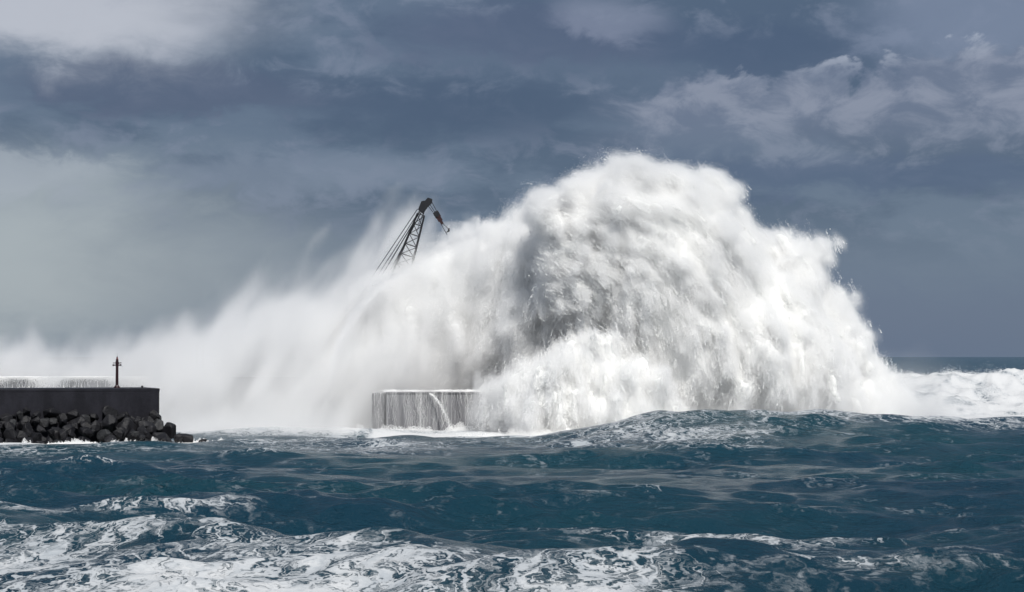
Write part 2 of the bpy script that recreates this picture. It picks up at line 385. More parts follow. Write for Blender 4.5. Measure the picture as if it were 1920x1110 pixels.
def droplets(name, pts, rad, parent=None):
    me = bpy.data.meshes.new(name)
    pts = np.ascontiguousarray(pts, np.float32)
    me.vertices.add(len(pts)); me.vertices.foreach_set('co', pts.ravel())
    at = me.attributes.new('size', 'FLOAT', 'POINT'); at.data.foreach_set('value', np.ascontiguousarray(rad, np.float32))
    o = link(name, me, M_SPRAY, parent)
    md = o.modifiers.new('droplets', 'NODES'); md.node_group = GN
    o['kind'] = 'stuff'
    return o

# ------------------------------------------------------------------ the breaking wave
VX = 0.2
X0, X1, Y0, Y1, Z0, Z1 = -25.0, 56.0, 206.0, 256.0, -1.0, 35.5
gx = np.arange(X0, X1, VX, dtype=np.float32); gy = np.arange(Y0, Y1, VX, dtype=np.float32); gz = np.arange(Z0, Z1, VX, dtype=np.float32)
SH = (len(gx), len(gy), len(gz))
YP = 236.0                                   # the plane on which the outline was measured
def w2(px, py): return ((px - 960) / F * YP, CAM_H + (668 - py) / F * YP)

def poly_dist(poly):
    """signed distance to a closed outline on the x-z grid (positive inside)"""
    pts = np.array([w2(*p) for p in poly], np.float32)
    GX, GZ = np.meshgrid(gx, gz, indexing='ij')
    d = np.full(GX.shape, 1e9, np.float32); ins = np.zeros(GX.shape, bool)
    for (ax, az_), (bx, bz) in zip(pts, np.roll(pts, -1, 0)):
        ex, ez = bx - ax, bz - az_
        t = np.clip(((GX - ax) * ex + (GZ - az_) * ez) / (ex * ex + ez * ez + 1e-9), 0, 1)
        d = np.minimum(d, (GX - ax - t * ex) ** 2 + (GZ - az_ - t * ez) ** 2)
        cond = (az_ > GZ) != (bz > GZ)
        xi = (bx - ax) * (GZ - az_) / np.where(abs(bz - az_) < 1e-9, 1e-9, bz - az_) + ax
        ins ^= cond & (GX < xi)
    d = np.sqrt(d)
    return np.where(ins, d, -d)

def lobe(poly, yc, Rb, lean=0.0):
    """an outline blown up to a rounded body of half depth Rb; lean moves its top towards the camera"""
    d2 = poly_dist(poly)
    e = np.clip(d2, 0, Rb)
    T = np.sqrt(np.maximum(Rb * Rb - (Rb - e) ** 2, 0))
    T = np.where(d2 < 0, d2 * 3, T)
    yl = yc - lean * (gz[None, None, :] / 30.0)
    f = T[:, None, :] - np.abs(gy[None, :, None] - yl)
    gxx, gyy, gzz = np.gradient(f, VX)
    s = f / np.maximum(np.sqrt(gxx ** 2 + gyy ** 2 + gzz ** 2), 0.6)
    return -s.astype(np.float32)             # negative inside

A_POLY = [(1062, 446), (1096, 400), (1124, 360), (1152, 332), (1205, 336), (1255, 340), (1312, 356), (1338, 390), (1380, 422), (1406, 464), (1422, 510),
          (1500, 585), (1560, 640), (1610, 720), (1650, 800), (1200, 830), (1150, 760), (1130, 690), (1108, 620), (1085, 560), (1050, 500), (1040, 420)]
B_POLY = [(590, 850), (620, 740), (640, 640), (668, 590), (712, 535), (770, 500), (825, 468), (870, 450), (930, 426), (1000, 400), (1050, 376), (1090, 360), (1200, 360), (1220, 850)]
C_POLY = [(1000, 850), (988, 800), (952, 745), (970, 712), (1010, 676), (1075, 662), (1130, 672), (1180, 705), (1235, 752), (1260, 850)]
D_POLY = [(1380, 515), (1432, 496), (1485, 484), (1524, 492), (1536, 545), (1572, 556), (1592, 596), (1610, 648), (1654, 704), (1704, 772), (1745, 850), (1300, 850)]
sdA = lobe(A_POLY, 232.0, 10.0, 1.5)
sdB = lobe(B_POLY, 244.0, 7.5, 0.0)
sdB = np.minimum(sdB, lobe([(950, 470), (1000, 440), (1060, 430), (1085, 480), (1088, 590), (1065, 650), (1000, 690), (935, 640), (930, 540)], 235.5, 5.0, 0.0))
sdC = lobe(C_POLY, 219.5, 5.5, 0.0)
sdD = lobe(D_POLY, 238.0, 8.0, 0.0)
which = np.argmin(np.stack([sdA, sdB, sdC, sdD]), 0).astype(np.int8)
sdf = np.minimum(np.minimum(sdA, sdB), np.minimum(sdC, sdD))
del sdA, sdB, sdC, sdD

cA = w2(1085, 720)                            # the arcs that the water of the main plume falls along
def flow(x, z, lob):
    rx, rz = x - cA[0], z - cA[1]
    r = np.sqrt(rx * rx + rz * rz) + 1e-3
    tx, tz = rz / r, -rx / r - 0.55
    tx = np.where(lob == 1, -0.25, np.where(lob == 2, 0.12 * np.sign(x - 5), tx))
    tz = np.where(lob == 1, -1.0, np.where(lob == 2, -0.9, tz))
    n = np.sqrt(tx * tx + tz * tz)
    return tx / n, tz / n

# the hollow under the curl, between the two masses
cc = P(1092, 545, 226.5)
cav = (np.sqrt(((gx[:, None, None] - cc.x - 0.28 * (gz[None, None, :] - cc.z)) / 1.9) ** 2 + ((gy[None, :, None] - cc.y) / 6.5) ** 2 + ((gz[None, None, :] - cc.z) / 5.0) ** 2) - 1) * 1.9
sdf = np.maximum(sdf, np.where(which == 2, -9, -cav).astype(np.float32)); del cav
# low billows first, so that the fingers sit on an uneven body
band = np.abs(sdf) < 5
bi = np.nonzero(band)
bx = gx[bi[0]]; by = gy[bi[1]]; bz = gz[bi[2]]
sdf[bi] += 1.2 * fbm(bx * 0.16, by * 0.16, bz * 0.14, 2).astype(np.float32)

def add_fingers(n, L0, L1, r0, r1, out0, weight):
    surf = np.nonzero((np.abs(sdf) < 0.12) & (gz[None, None, :] > 0.5))
    lob = which[surf]
    sx, sy, sz = gx[surf[0]], gy[surf[1]], gz[surf[2]]
    w = weight(sx, sy, sz, lob); w = w / w.sum()
    pick = rng.choice(len(sx), n, p=w)
    ii, jj, kk = (np.clip(s[pick], 1, m - 2) for s, m in zip(surf, SH))
    nx = sdf[ii + 1, jj, kk] - sdf[ii - 1, jj, kk]; ny = sdf[ii, jj + 1, kk] - sdf[ii, jj - 1, kk]; nz = sdf[ii, jj, kk + 1] - sdf[ii, jj, kk - 1]
    nl = np.sqrt(nx ** 2 + ny ** 2 + nz ** 2) + 1e-6; nx, ny, nz = nx / nl, ny / nl, nz / nl
    vx, vz = flow(sx[pick], sz[pick], lob[pick])
    ang = rng.normal(0, 0.30, n); vx, vz = vx * np.cos(ang) - vz * np.sin(ang), vx * np.sin(ang) + vz * np.cos(ang)
    for a in range(n):
        p = np.array([sx[pick[a]], sy[pick[a]], sz[pick[a]]]); nn = np.array([nx[a], ny[a], nz[a]])
        v = np.array([vx[a], 0, vz[a]]); v = v - nn * v.dot(nn); v /= np.linalg.norm(v) + 1e-6
        s = rng.random() ** 2; L = L0 + (L1 - L0) * s; rr = r0 + (r1 - r0) * s
        k = 9
        for t in np.linspace(0, 1, k):
            c = p + v * L * (t - 0.35) + nn * (out0 * rr * (t - 0.35)) - np.array([0, 0, 1]) * (0.10 * L * t * t)
            r = rr * (1 - t) ** 0.6 * (0.75 + 0.4 * rng.random()) + 0.10
            i0 = ((c - r - 1.4 - (X0, Y0, Z0)) / VX).astype(int); i1 = ((c + r + 1.4 - (X0, Y0, Z0)) / VX).astype(int) + 1
            i0 = np.maximum(i0, 0); i1 = np.minimum(i1, SH)
            if (i1 <= i0).any(): continue
            d = np.sqrt((gx[i0[0]:i1[0], None, None] - c[0]) ** 2 + (gy[None, i0[1]:i1[1], None] - c[1]) ** 2 + (gz[None, None, i0[2]:i1[2]] - c[2]) ** 2) - r
            sl_ = sdf[i0[0]:i1[0], i0[1]:i1[1], i0[2]:i1[2]]
            np.minimum(sl_, d, out=sl_)

def wt(x, y, z, lob):
    px = 960 + F * x / y; py = 668 - F * (z - CAM_H) / y
    w = np.where(lob == 1, 0.35, 1.0) * np.where(y < 243, 1.0, 0.35)
    w = w + 3.0 * gauss(px, 1050, 80) * gauss(py, 540, 100)
    return w * np.where(lob == 2, 0.7, 1)
add_fingers(620, 4.0, 10.0, 0.55, 1.1, 1.6, wt)
add_fingers(3400, 1.4, 4.6, 0.26, 0.58, 2.2, wt)

# finer relief, drawn out along the fall
band = np.abs(sdf) < 2.4
bi = np.nonzero(band)
bx = gx[bi[0]]; by = gy[bi[1]]; bz = gz[bi[2]]; lob = which[bi]
rx, rz = bx - cA[0], bz - cA[1]; rad = np.sqrt(rx * rx + rz * rz); phi = np.arctan2(rz, rx)
wpol = np.where((lob == 0) | (lob == 3), sstep(rad, 9, 17), 0).astype(np.float32)
det = np.zeros(len(bx), np.float32)
for s, a, k in ((1.7, 0.42, 4.0), (0.75, 0.34, 4.5), (0.40, 0.22, 3.0)):
    n1 = vn(rad / s, phi * 16 / (s * k), by / s); n2 = vn(bx / s + 30, bz / (s * k), by / s + 11)
    det += a * (n1 * wpol + n2 * (1 - wpol))
pxb = 960 + F * bx / by; pyb = 668 - F * (bz - CAM_H) / by
rough_at = 0.9 + 0.6 * gauss(pxb, 1080, 110) * gauss(pyb, 560, 130) + 0.5 * (lob == 2)
soft_at = np.where(lob == 1, 0.55, 1.0)
sdf[bi] += det * rough_at * soft_at
pit = gauss(pxb, 1050, 95) * gauss(pyb, 550, 110) * 1.1 + gauss(pxb, 1060, 85) * gauss(pyb, 722, 50) * 0.9 + gauss(pxb, 1190, 60) * gauss(pyb, 560, 120) * 0.4 + gauss(pxb, 1340, 60) * gauss(pyb, 620, 110) * 0.35
sdf[bi] += (pit * (3.0 * np.maximum(vn(bx / 1.5 + 4, by / 2.4, bz / 2.3 + bx * 0.25) - 0.08, 0) + 1.2 * np.maximum(vn(bx / 0.7, by / 1.4, bz / 1.0) - 0.1, 0))).astype(np.float32)
d_b = sdf[bi]

# the dense white water as a closed skin
core = None
try:
    import openvdb
    grid = openvdb.FloatGrid(2.0); grid.copyFromArray(np.ascontiguousarray(np.clip(sdf, -2, 2)))
    grid.transform = openvdb.createLinearTransform(voxelSize=VX)
    pv, pq = grid.convertToQuads(isovalue=-0.30)
    pv = np.array(pv) + (X0, Y0, Z0)
    core = mesh_np('breaking_wave', pv, np.array(pq)[:, ::-1])
except Exception as e:
    print('core failed', e)
wave = link('breaking_wave', core, M_CORE)
tag(wave, 'huge white wave bursting over the breakwater and curling down to the right', 'wave')

def sample_field(weight, n, jit=VX):
    cw = np.cumsum(weight.astype(np.float64)); u = rng.random(n) * cw[-1]
    k = np.searchsorted(cw, u)
    p = np.stack([bx[k], by[k], bz[k]], 1) + (rng.random((n, 3)) - 0.5) * jit
    return p, k
above = (bz > 0.2)
back = np.where(by > 243, 0.45, 1.0)
# coat of foam clots
wgt = np.exp(-np.abs(d_b + 0.10) / 0.10) * above * back
p, k = sample_field(wgt, 1500000)
droplets('foam_coat', p, 0.020 * np.exp(rng.normal(0, 0.35, len(p))), wave)
# torn threads of water, each trailing back along its own fall
def threads(n, per, w=None, len0=1.0, lsd=0.55, lmax=3.2, outw=0.30, spread=0.085, size=0.019):
    if w is None: w = np.exp(-np.abs(d_b - 0.10) / 0.22) * above * back * sstep(vn(bx / 1.1, by / 1.1, bz / 1.1), -0.5, 0.5) * np.where(lob == 1, 0.3, 0.6) + 1.2 * np.exp(-np.abs(d_b - 0.1) / 0.2) * pit
    h, k = sample_field(w, n)
    i, j, l = (np.clip(b_[k], 1, m - 2) for b_, m in zip(bi, SH))
    nn = np.stack([sdf[i + 1, j, l] - sdf[i - 1, j, l], sdf[i, j + 1, l] - sdf[i, j - 1, l], sdf[i, j, l + 1] - sdf[i, j, l - 1]], 1)
    nn /= np.linalg.norm(nn, axis=1, keepdims=True) + 1e-6
    vx, vz = flow(h[:, 0], h[:, 2], lob[k])
    v = np.stack([vx, 0 * vx, vz], 1) + rng.normal(0, 0.16, (n, 3)) + nn * outw
    v /= np.linalg.norm(v, axis=1, keepdims=True)
    Lh = np.clip(len0 * np.exp(rng.normal(0, lsd, n)), 0.2, lmax) * np.where(h[:, 1] < 243, 1, 1.3)
    h = h + v * 0.35 * Lh[:, None] + nn * (rng.random(n) ** 2 * 0.45)[:, None]
    t = rng.random((n, per)) ** 1.3
    p = h[:, None, :] - v[:, None, :] * (Lh[:, None] * t)[:, :, None]
    p[:, :, 2] -= 0.10 * Lh[:, None] * (1 - t) ** 2
    p += rng.normal(0, 1, p.shape) * (0.02 + spread * t * np.sqrt(Lh)[:, None])[:, :, None]
    r = size * (1.1 - 0.4 * t) * np.exp(rng.normal(0, 0.3, t.shape))
    return p.reshape(-1, 3), r.ravel()
p, r_ = threads(46000, 40)
droplets('torn_threads', p, r_, wave)
wj = np.exp(-np.abs(d_b) / 0.2) * above * (gauss(pyb, 330, 60) * gauss(pxb, 1220, 150) + sstep(pxb, 1330, 1420) * (by < 246) * 0.3 * (pyb > 560) + gauss(pyb, 420, 60) * gauss(pxb, 980, 110) * 0.4 + pit * 0.8)
p, r_ = threads(2200, 200, wj, 2.0, 0.4, 5.0, 0.36, 0.17, 0.015)
droplets('streamers', p, r_, wave)
# flying spray round the edges, longest on the lee side
lam = 0.22 + 0.75 * sstep(pxb, 1080, 700) + 0.25 * gauss(pxb, 1250, 250) * sstep(pyb, 480, 330)
wgt = np.where(d_b > 0, np.exp(-d_b / lam), 0) * above * back * (0.35 + 0.65 * sstep(vn(bx / 1.3, by / 1.3, bz / 1.3), -0.3, 0.5))
p, k = sample_field(wgt, 700000)
droplets('flying_spray', p, 0.015 * np.exp(rng.normal(0, 0.4, len(p))), wave)

# ------------------------------------------------------------------ drifting spray: thin airborne water, thickest at the left along the breakwater
MV = 0.5
MX0, MX1, MY0, MY1, MZ0, MZ1 = -112.0, 58.0, 206.0, 278.0, -0.5, 36.0
mx_ = np.arange(MX0, MX1, MV, dtype=np.float32); my_ = np.arange(MY0, MY1, MV, dtype=np.float32); mz_ = np.arange(MZ0, MZ1, MV, dtype=np.float32)
MS = (len(mx_), len(my_), len(mz_))
def mist_density(MV=MV):
    x, y, z = (a.ravel() for a in np.meshgrid(mx_, my_, mz_, indexing='ij'))
    px = 960 + F * x / 240; py = 668 - F * (z - CAM_H) / 250
    top = np.interp(px, [-900, -200, 0, 120, 260, 340, 420, 500, 560, 640, 720, 800, 1000], [690, 660, 640, 630, 620, 600, 570, 535, 525, 510, 465, 440, 420])
    dens = np.zeros(len(x), np.float32)
    ok = np.nonzero((py > top - 120) & (px < 1000))[0]
    xx, yy, zz = x[ok], y[ok], z[ok]
    sh = vn(xx * 0.05, yy * 0.05, zz * 0.05 + 4)
    n1 = fbm((xx - 0.35 * zz) * 0.14 + sh * 1.0, yy * 0.10, zz * 0.085 + 7, 4)
    n2 = fbm((xx - 0.5 * zz) * 0.42 + sh, yy * 0.25, zz * 0.16 + 2, 3)
    h = (py[ok] - top[ok]) / (740 - top[ok])
    dd = sstep(h + 0.8 * n1 + 0.25 * n2, -0.10, 0.90) ** 1.5 * np.clip(0.8 + 1.9 * n2 + 0.7 * fbm((xx - 0.4 * zz) * 0.9, yy * 0.5, zz * 0.4, 2), 0.03 + 0.3 * sstep(h, 0.4, 0.9), 2.8)
    pk = px[ok]
    lee = sstep(yy, 248, 254) * sstep(yy, 278, 268)                     # the thick of it lies behind the breakwater
    nar = sstep(pk, 560, 680) * sstep(zz, 9, 15)
    fore = gauss(yy, 244 + 5 * nar, 12 - 7 * nar) * sstep(pk, 190, 330) * sstep(pk, 900, 700)
    dd *= np.maximum(lee * (0.6 + 0.3 * sstep(pk, 100, 500)) * sstep(pk, 1000, 760), fore * 0.8 * sstep(h, -0.35, 0.5) + 0.16 * gauss(yy, 233, 5) * sstep(pk, 260, 160))
    dens[ok] = (0.6 + 0.35 * sstep(px[ok], 200, 500)) * dd
    # spray thrown up where the plume falls back into the sea
    dens += 0.5 * np.exp(-np.maximum(z - 0.5, 0) / 1.3) * sstep(px, 330, 420) * gauss(y, 222, 6) * np.clip(0.5 + fbm(x * 0.3, y * 0.3, z * 0.3, 3), 0, 2) * sstep(px, 690, 640)
    dens += 0.35 * np.exp(-np.maximum(z - 1.5, 0) / 1.8) * gauss(px, 1670, 90) * gauss(y, 232, 7) * np.clip(0.6 + fbm(x * 0.3, y * 0.3, z * 0.3, 3), 0, 2)
    dens += 0.30 * np.exp(-np.maximum(z - 1.5, 0) / 1.6) * sstep(px, 1120, 1200) * sstep(px, 1740, 1680) * gauss(y, 221, 4) * np.clip(0.5 + 1.2 * fbm(x * 0.25, y * 0.3, z * 0.3, 3), 0, 2)
    dens[dens < 0.002] = 0
    return dens

M_AIR, q_, o_ = material('airborne_water')
pv_ = q_.n('ShaderNodeVolumePrincipled'); pv_.inputs['Color'].default_value = (0.998, 0.999, 1.0, 1)
pv_.inputs['Density'].default_value = 1.0; pv_.inputs['Anisotropy'].default_value = 0.15
q_.put(o_.inputs['Volume'], pv_.outputs[0])
def airborne(name, dens, lo3, n3, step, parent=None):
    """airborne water as a density grid: the values sit on the object's points, a volume cube reads them back by place"""
    me = bpy.data.meshes.new(name); me.vertices.add(len(dens))
    me.attributes.new('wet', 'FLOAT', 'POINT').data.foreach_set('value', np.ascontiguousarray(dens, np.float32))
    me.materials.append(M_AIR)
    o = link(name, me, None, parent)
    t = bpy.data.node_groups.new(name, 'GeometryNodeTree')
    t.interface.new_socket('Geometry', in_out='INPUT', socket_type='NodeSocketGeometry')
    t.interface.new_socket('Geometry', in_out='OUTPUT', socket_type='NodeSocketGeometry')
    N = t.nodes.new; L = t.links.new
    gi, go = N('NodeGroupInput'), N('NodeGroupOutput')
    vc = N('GeometryNodeVolumeCube'); po = N('GeometryNodeInputPosition'); sx = N('ShaderNodeSeparateXYZ'); L(po.outputs[0], sx.inputs[0])
    def ma(op, a, b):
        n = N('ShaderNodeMath'); n.operation = op
        for i, v in enumerate((a, b)):
            if isinstance(v, (int, float)): n.inputs[i].default_value = v
            else: L(v, n.inputs[i])
        return n.outputs[0]
    ks = [ma('MINIMUM', ma('MAXIMUM', ma('ROUND', ma('DIVIDE', ma('SUBTRACT', sx.outputs[c], lo), step), 0), 0), n - 1) for c, lo, n in zip(range(3), lo3, n3)]
    def fi(v):
        f = N('FunctionNodeFloatToInt'); L(v, f.inputs[0]); return f.outputs[0]
    def im(op, a, b):
        n = N('FunctionNodeIntegerMath'); n.operation = op
        for i, v in enumerate((a, b)):
            if isinstance(v, int): n.inputs[i].default_value = v
            else: L(v, n.inputs[i])
        return n.outputs[0]
    idx = im('ADD', im('MULTIPLY', im('ADD', im('MULTIPLY', fi(ks[0]), n3[1]), fi(ks[1])), n3[2]), fi(ks[2]))
    na = N('GeometryNodeInputNamedAttribute'); na.data_type = 'FLOAT'; na.inputs['Name'].default_value = 'wet'
    si = N('GeometryNodeSampleIndex'); si.data_type = 'FLOAT'; si.domain = 'POINT'; si.clamp = True
    L(gi.outputs[0], si.inputs['Geometry']); L(na.outputs['Attribute'], si.inputs['Value']); L(idx, si.inputs['Index'])
    L(si.outputs[0], vc.inputs['Density'])
    vc.inputs['Min'].default_value = lo3
    vc.inputs['Max'].default_value = tuple(lo + (n - 1) * step for lo, n in zip(lo3, n3))
    for a, n in zip('XYZ', n3): vc.inputs['Resolution ' + a].default_value = n
    sm = N('GeometryNodeSetMaterial'); sm.inputs['Material'].default_value = M_AIR
    L(vc.outputs[0], sm.inputs['Geometry']); L(sm.outputs[0], go.inputs[0])
    md = o.modifiers.new('airborne_water', 'NODES'); md.node_group = t
    o['kind'] = 'stuff'
    return o
cy.volume_bounces = 10; cy.volume_step_rate = 2.0; cy.volume_max_steps = 256
mist = airborne('drifting_spray', mist_density(), (MX0, MY0, MZ0), MS, MV)
def plume_fog(step=0.3):
    fx = np.arange(X0, X1, step, dtype=np.float32); fy = np.arange(Y0, Y1, step, dtype=np.float32); fz = np.arange(Z0, Z1, step, dtype=np.float32)
    ix = np.clip(np.round((fx - X0) / VX).astype(int), 0, SH[0] - 1); iy = np.clip(np.round((fy - Y0) / VX).astype(int), 0, SH[1] - 1); iz = np.clip(np.round((fz - Z0) / VX).astype(int), 0, SH[2] - 1)
    s = sdf[np.ix_(ix, iy, iz)].ravel()
    n3 = (len(fx), len(fy), len(fz))
    dens = np.zeros(len(s), np.float32)
    ok = np.nonzero((s < 5) & (s > -0.9))[0]
    i3 = np.unravel_index(ok, n3); x, y, z, s = fx[i3[0]], fy[i3[1]], fz[i3[2]], s[ok]
    px = 960 + F * x / y; py = 668 - F * (z - CAM_H) / y
    lam = 0.26 + 0.9 * sstep(px, 1060, 700) * (1 - 0.8 * gauss(px, 790, 70) * sstep(py, 560, 480)) + 0.5 * sstep(py, 520, 330)
    rx, rz = x - cA[0], z - cA[1]; rad = np.sqrt(rx * rx + rz * rz); phi = np.arctan2(rz, rx)
    st = np.where(px > 1120, vn(rad / 0.9, phi * 4.0, y / 0.9), vn(x / 0.9, z / 3.5, y / 0.9))
    lump = np.clip(0.75 + 0.9 * st + 0.5 * fbm(x * 0.3, y * 0.3, z * 0.3, 2), 0.08, 2.2)
    dens[ok] = (1.25 + 0.65 * sstep(px, 1000, 750)) * np.exp(-np.maximum(s, 0) / lam) * lump * (z > 0.1) * np.where(px > 900, sstep(s, 1.4, 0.5), sstep(s, 4, 1.0))
    dens[dens < 0.01] = 0
    return airborne('wave_haze', dens, (X0, Y0, Z0), n3, step, wave)
plume_fog()
tag(mist, 'pale spray blowing off the wave along the breakwater on the left', 'spray', kind='stuff')
del sdf, which, band

# ------------------------------------------------------------------ pier at the left with its boulders and beacon
PX_END, PSL = -34.9, 0.38
def pier_y(X): return 203.0 + PSL * (X - PX_END)
PYAW = math.atan(PSL); PD = Vector((math.cos(PYAW), math.sin(PYAW), 0)); PN = Vector((math.sin(PYAW), -math.cos(PYAW), 0))
pier = link('pier', None, None, None, (PX_END, 203.0, 0)); pier.rotation_euler.z = PYAW
tag(pier, 'dark wet concrete pier with a flat top, boulders along its foot', 'pier')
def pier_body(bm):
    box_bm(bm, (-21, 4.0, 1.3), (42, 8.0, 7.1))
    e = [e for e in bm.edges if abs((e.verts[0].co - e.verts[1].co).z) > 1]
    bmesh.ops.bevel(bm, geom=e, offset=0.12, segments=2, affect='EDGES')
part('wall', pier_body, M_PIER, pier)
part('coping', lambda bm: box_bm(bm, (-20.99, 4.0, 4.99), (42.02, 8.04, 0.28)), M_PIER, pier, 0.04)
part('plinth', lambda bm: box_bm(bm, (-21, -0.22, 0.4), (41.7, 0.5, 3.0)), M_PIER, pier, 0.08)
def bollard(bm):
    cyl_bm(bm, (-1.5, 1.2, 5.13), (-1.5, 1.2, 5.30), 0.11, 0.09); cyl_bm(bm, (-1.5, 1.2, 5.30), (-1.5, 1.2, 5.37), 0.15, 0.13)
part('mooring_bollard', bollard, M_STEEL, pier)

def rock_mesh(seed, sx, sy, sz, n=16, bev=0.05):
    r = np.random.default_rng(seed); bm = bmesh.new()
    for _ in range(n):
        v = r.normal(size=3); v /= np.linalg.norm(v); v = np.sign(v) * np.abs(v) ** 0.75
        v = v / np.linalg.norm(v) * r.uniform(0.86, 1.12)
        bm.verts.new((v[0] * sx, v[1] * sy, v[2] * sz))
    h = bmesh.ops.convex_hull(bm, input=bm.verts[:])
    bmesh.ops.delete(bm, geom=[x for x in set(h['geom_interior'] + h['geom_unused']) if isinstance(x, bmesh.types.BMVert)], context='VERTS')
    bmesh.ops.bevel(bm, geom=bm.edges[:], offset=bev, segments=1, affect='EDGES')
    me = bpy.data.meshes.new('boulder'); bm.to_mesh(me); bm.free()
    return me
ROCKS = []
for s in range(14):
    me_ = rock_mesh(100 + s, *(np.random.default_rng(s).uniform(0.82, 1.2, 3) * (1, 1, 0.85)), 18)
    for m_ in (M_ROCK[0], M_ROCK[1], M_ROCK[2]):
        c_ = me_.copy(); c_.materials.append(m_); ROCKS.append(c_)
rr_ = np.random.default_rng(77)
def boulder(x, y, z, s, mat=None, label='dark angular basalt boulder in the heap along the foot of the pier', me=None, rot=None):
    k = rr_.integers(0, 14) * 3 + (rr_.choice([0, 0, 0, 1, 1, 2]) if mat is None else mat)
    o = link('boulder', me or ROCKS[k], None, None, (x, y, z)); o.scale = (s, s, s)
    o.rotation_euler = rot or tuple(rr_.uniform(0, 6.28, 3))
    tag(o, label, 'boulder', 'boulders heaped against the pier')
    return o
ORD = 'first second third fourth fifth sixth seventh eighth ninth tenth eleventh twelfth thirteenth fourteenth fifteenth sixteenth seventeenth eighteenth nineteenth twentieth twenty-first twenty-second twenty-third twenty-fourth twenty-fifth twenty-sixth'.split()
ROWS = ('topmost', 'second highest', 'middle', 'second lowest', 'lowest')
for row, (d, zt) in enumerate(((0.35, 2.75), (1.1, 2.2), (2.0, 1.5), (3.0, 0.8), (3.9, 0.15))):
    t = 0.4; nth = -1
    while t < 18.5:
        s = rr_.choice([rr_.uniform(0.34, 0.55), rr_.uniform(0.55, 0.85), rr_.uniform(0.85, 1.2)], p=[0.3, 0.45, 0.25])
        top = zt + rr_.normal(0, 0.22) - (0.9 * max(0, 1 - abs(t - 2.0) / 2.5) if row < 2 else 0) + (0.35 * math.sin(t * 0.7) if row < 2 else 0)
        b = Vector((PX_END, 203, 0)) - PD * t + PN * (d + rr_.uniform(-0.2, 0.2))
        nth += 1
        boulder(b.x, b.y, top - s * 0.35, s, None, 'dark basalt boulder, %s from the pier corner in the %s row of the heap' % (ORD[nth], ROWS[row]))
        t += s * 1.55
for (px, py, Y, sx, sz, seed, lab, mt) in (
        (320, 809, 200.8, 0.82, 1.12, 7, 'tall pointed boulder standing off the right end of the pier', 0),
        (351, 820, 200.2, 0.80, 0.72, 9, 'flat-topped dark boulder right of the tall pointed boulder', 0),
        (381, 827, 200.0, 0.55, 0.28, 12, 'small low boulder farthest right, almost awash', 0),
        (300, 818, 199.2, 0.85, 0.75, 15, 'broad boulder just below the corner of the pier', 1),
        (282, 806, 200.4, 0.85, 0.80, 21, 'large grey boulder leaning on the corner of the pier', 1),
        (254, 813, 199.0, 0.62, 0.62, 23, 'palest grey boulder in the heap under the beacon', 2),
        (232, 812, 199.3, 0.80, 0.72, 26, 'rounded dark boulder left of the palest grey boulder', 0),
        (337, 822, 199.4, 0.60, 0.55, 31, 'boulder wedged in front of the tall pointed and the flat-topped boulders', 1),
        (266, 820, 198.4, 0.55, 0.45, 33, 'low boulder at the waterline below the large grey boulder', 1)):
    c = P(px, py, Y)
    me_ = rock_mesh(200 + seed, sx, sx * 0.9, sz, 20); me_.materials.append(M_ROCK[mt])
    o = boulder(c.x, c.y, c.z, 1.0, 0, lab, me_, (0, 0, 0.6 * seed)); del o['group']

bx0 = P(220, 728, 205.2); bz0 = 5.13
beacon = link('beacon', None, None, None, (bx0.x, bx0.y, bz0))
tag(beacon, 'slim dark red navigation beacon standing on the pier', 'beacon')
part('base', lambda bm: (cyl_bm(bm, (0, 0, 0), (0, 0, 0.16), 0.34, 0.30, 12), cyl_bm(bm, (0, 0, 0.16), (0, 0, 0.3), 0.24, 0.16, 12)), M_BEACON, beacon)
part('column', lambda bm: cyl_bm(bm, (0, 0, 0.28), (0, 0, 2.86), 0.15, 0.13, 14), M_BEACON, beacon, smooth=False)
part('collar', lambda bm: cyl_bm(bm, (0, 0, 2.2), (0, 0, 2.62), 0.17, 0.17, 14), M_BEACON, beacon)
for zz in (2.28, 2.50):
    part('bracket', lambda bm: box_bm(bm, (0, 0, zz), (0.86, 0.09, 0.07)), M_BEACON, beacon)
for sx_ in (-0.36, 0.34):
    part('lamp_box', lambda bm: box_bm(bm, (sx_, 0, 2.29 if sx_ > 0 else 2.28), (0.18, 0.18, 0.17)), M_BEACON, beacon, 0.02)
part('lamp_arm', lambda bm: cyl_bm(bm, (0.1, 0, 2.42), (0.42, 0, 2.56), 0.028), M_BEACON, beacon)
lan = part('lantern', lambda bm: (cyl_bm(bm, (0, 0, 2.86), (0, 0, 2.92), 0.12, 0.12, 12), cyl_bm(bm, (0, 0, 2.92), (0, 0, 3.06), 0.075, 0.075, 12)), M_BULB, beacon)
part('lantern_cap', lambda bm: cyl_bm(bm, (0, 0, 3.06), (0, 0, 3.17), 0.085, 0.015, 12), M_BEACON, lan)
part('spike', lambda bm: cyl_bm(bm, (0, 0, 3.17), (0, 0, 3.5), 0.012, 0.004, 6), M_BEACON, lan)

# ------------------------------------------------------------------ outer breakwater and the low caisson in front of it
bw = link('breakwater', None, None, None, (0, 240.5, 0))
tag(bw, 'long grey breakwater wall swept by water behind the pier', 'breakwater')
part('wall', lambda bm: box_bm(bm, (-50, 3, 2.2), (148, 8, 7.2)), M_WALL, bw, 0.1)
part('coping', lambda bm: box_bm(bm, (-50, 3, 5.72), (148.1, 8.3, 0.3)), M_WALL, bw, 0.08)

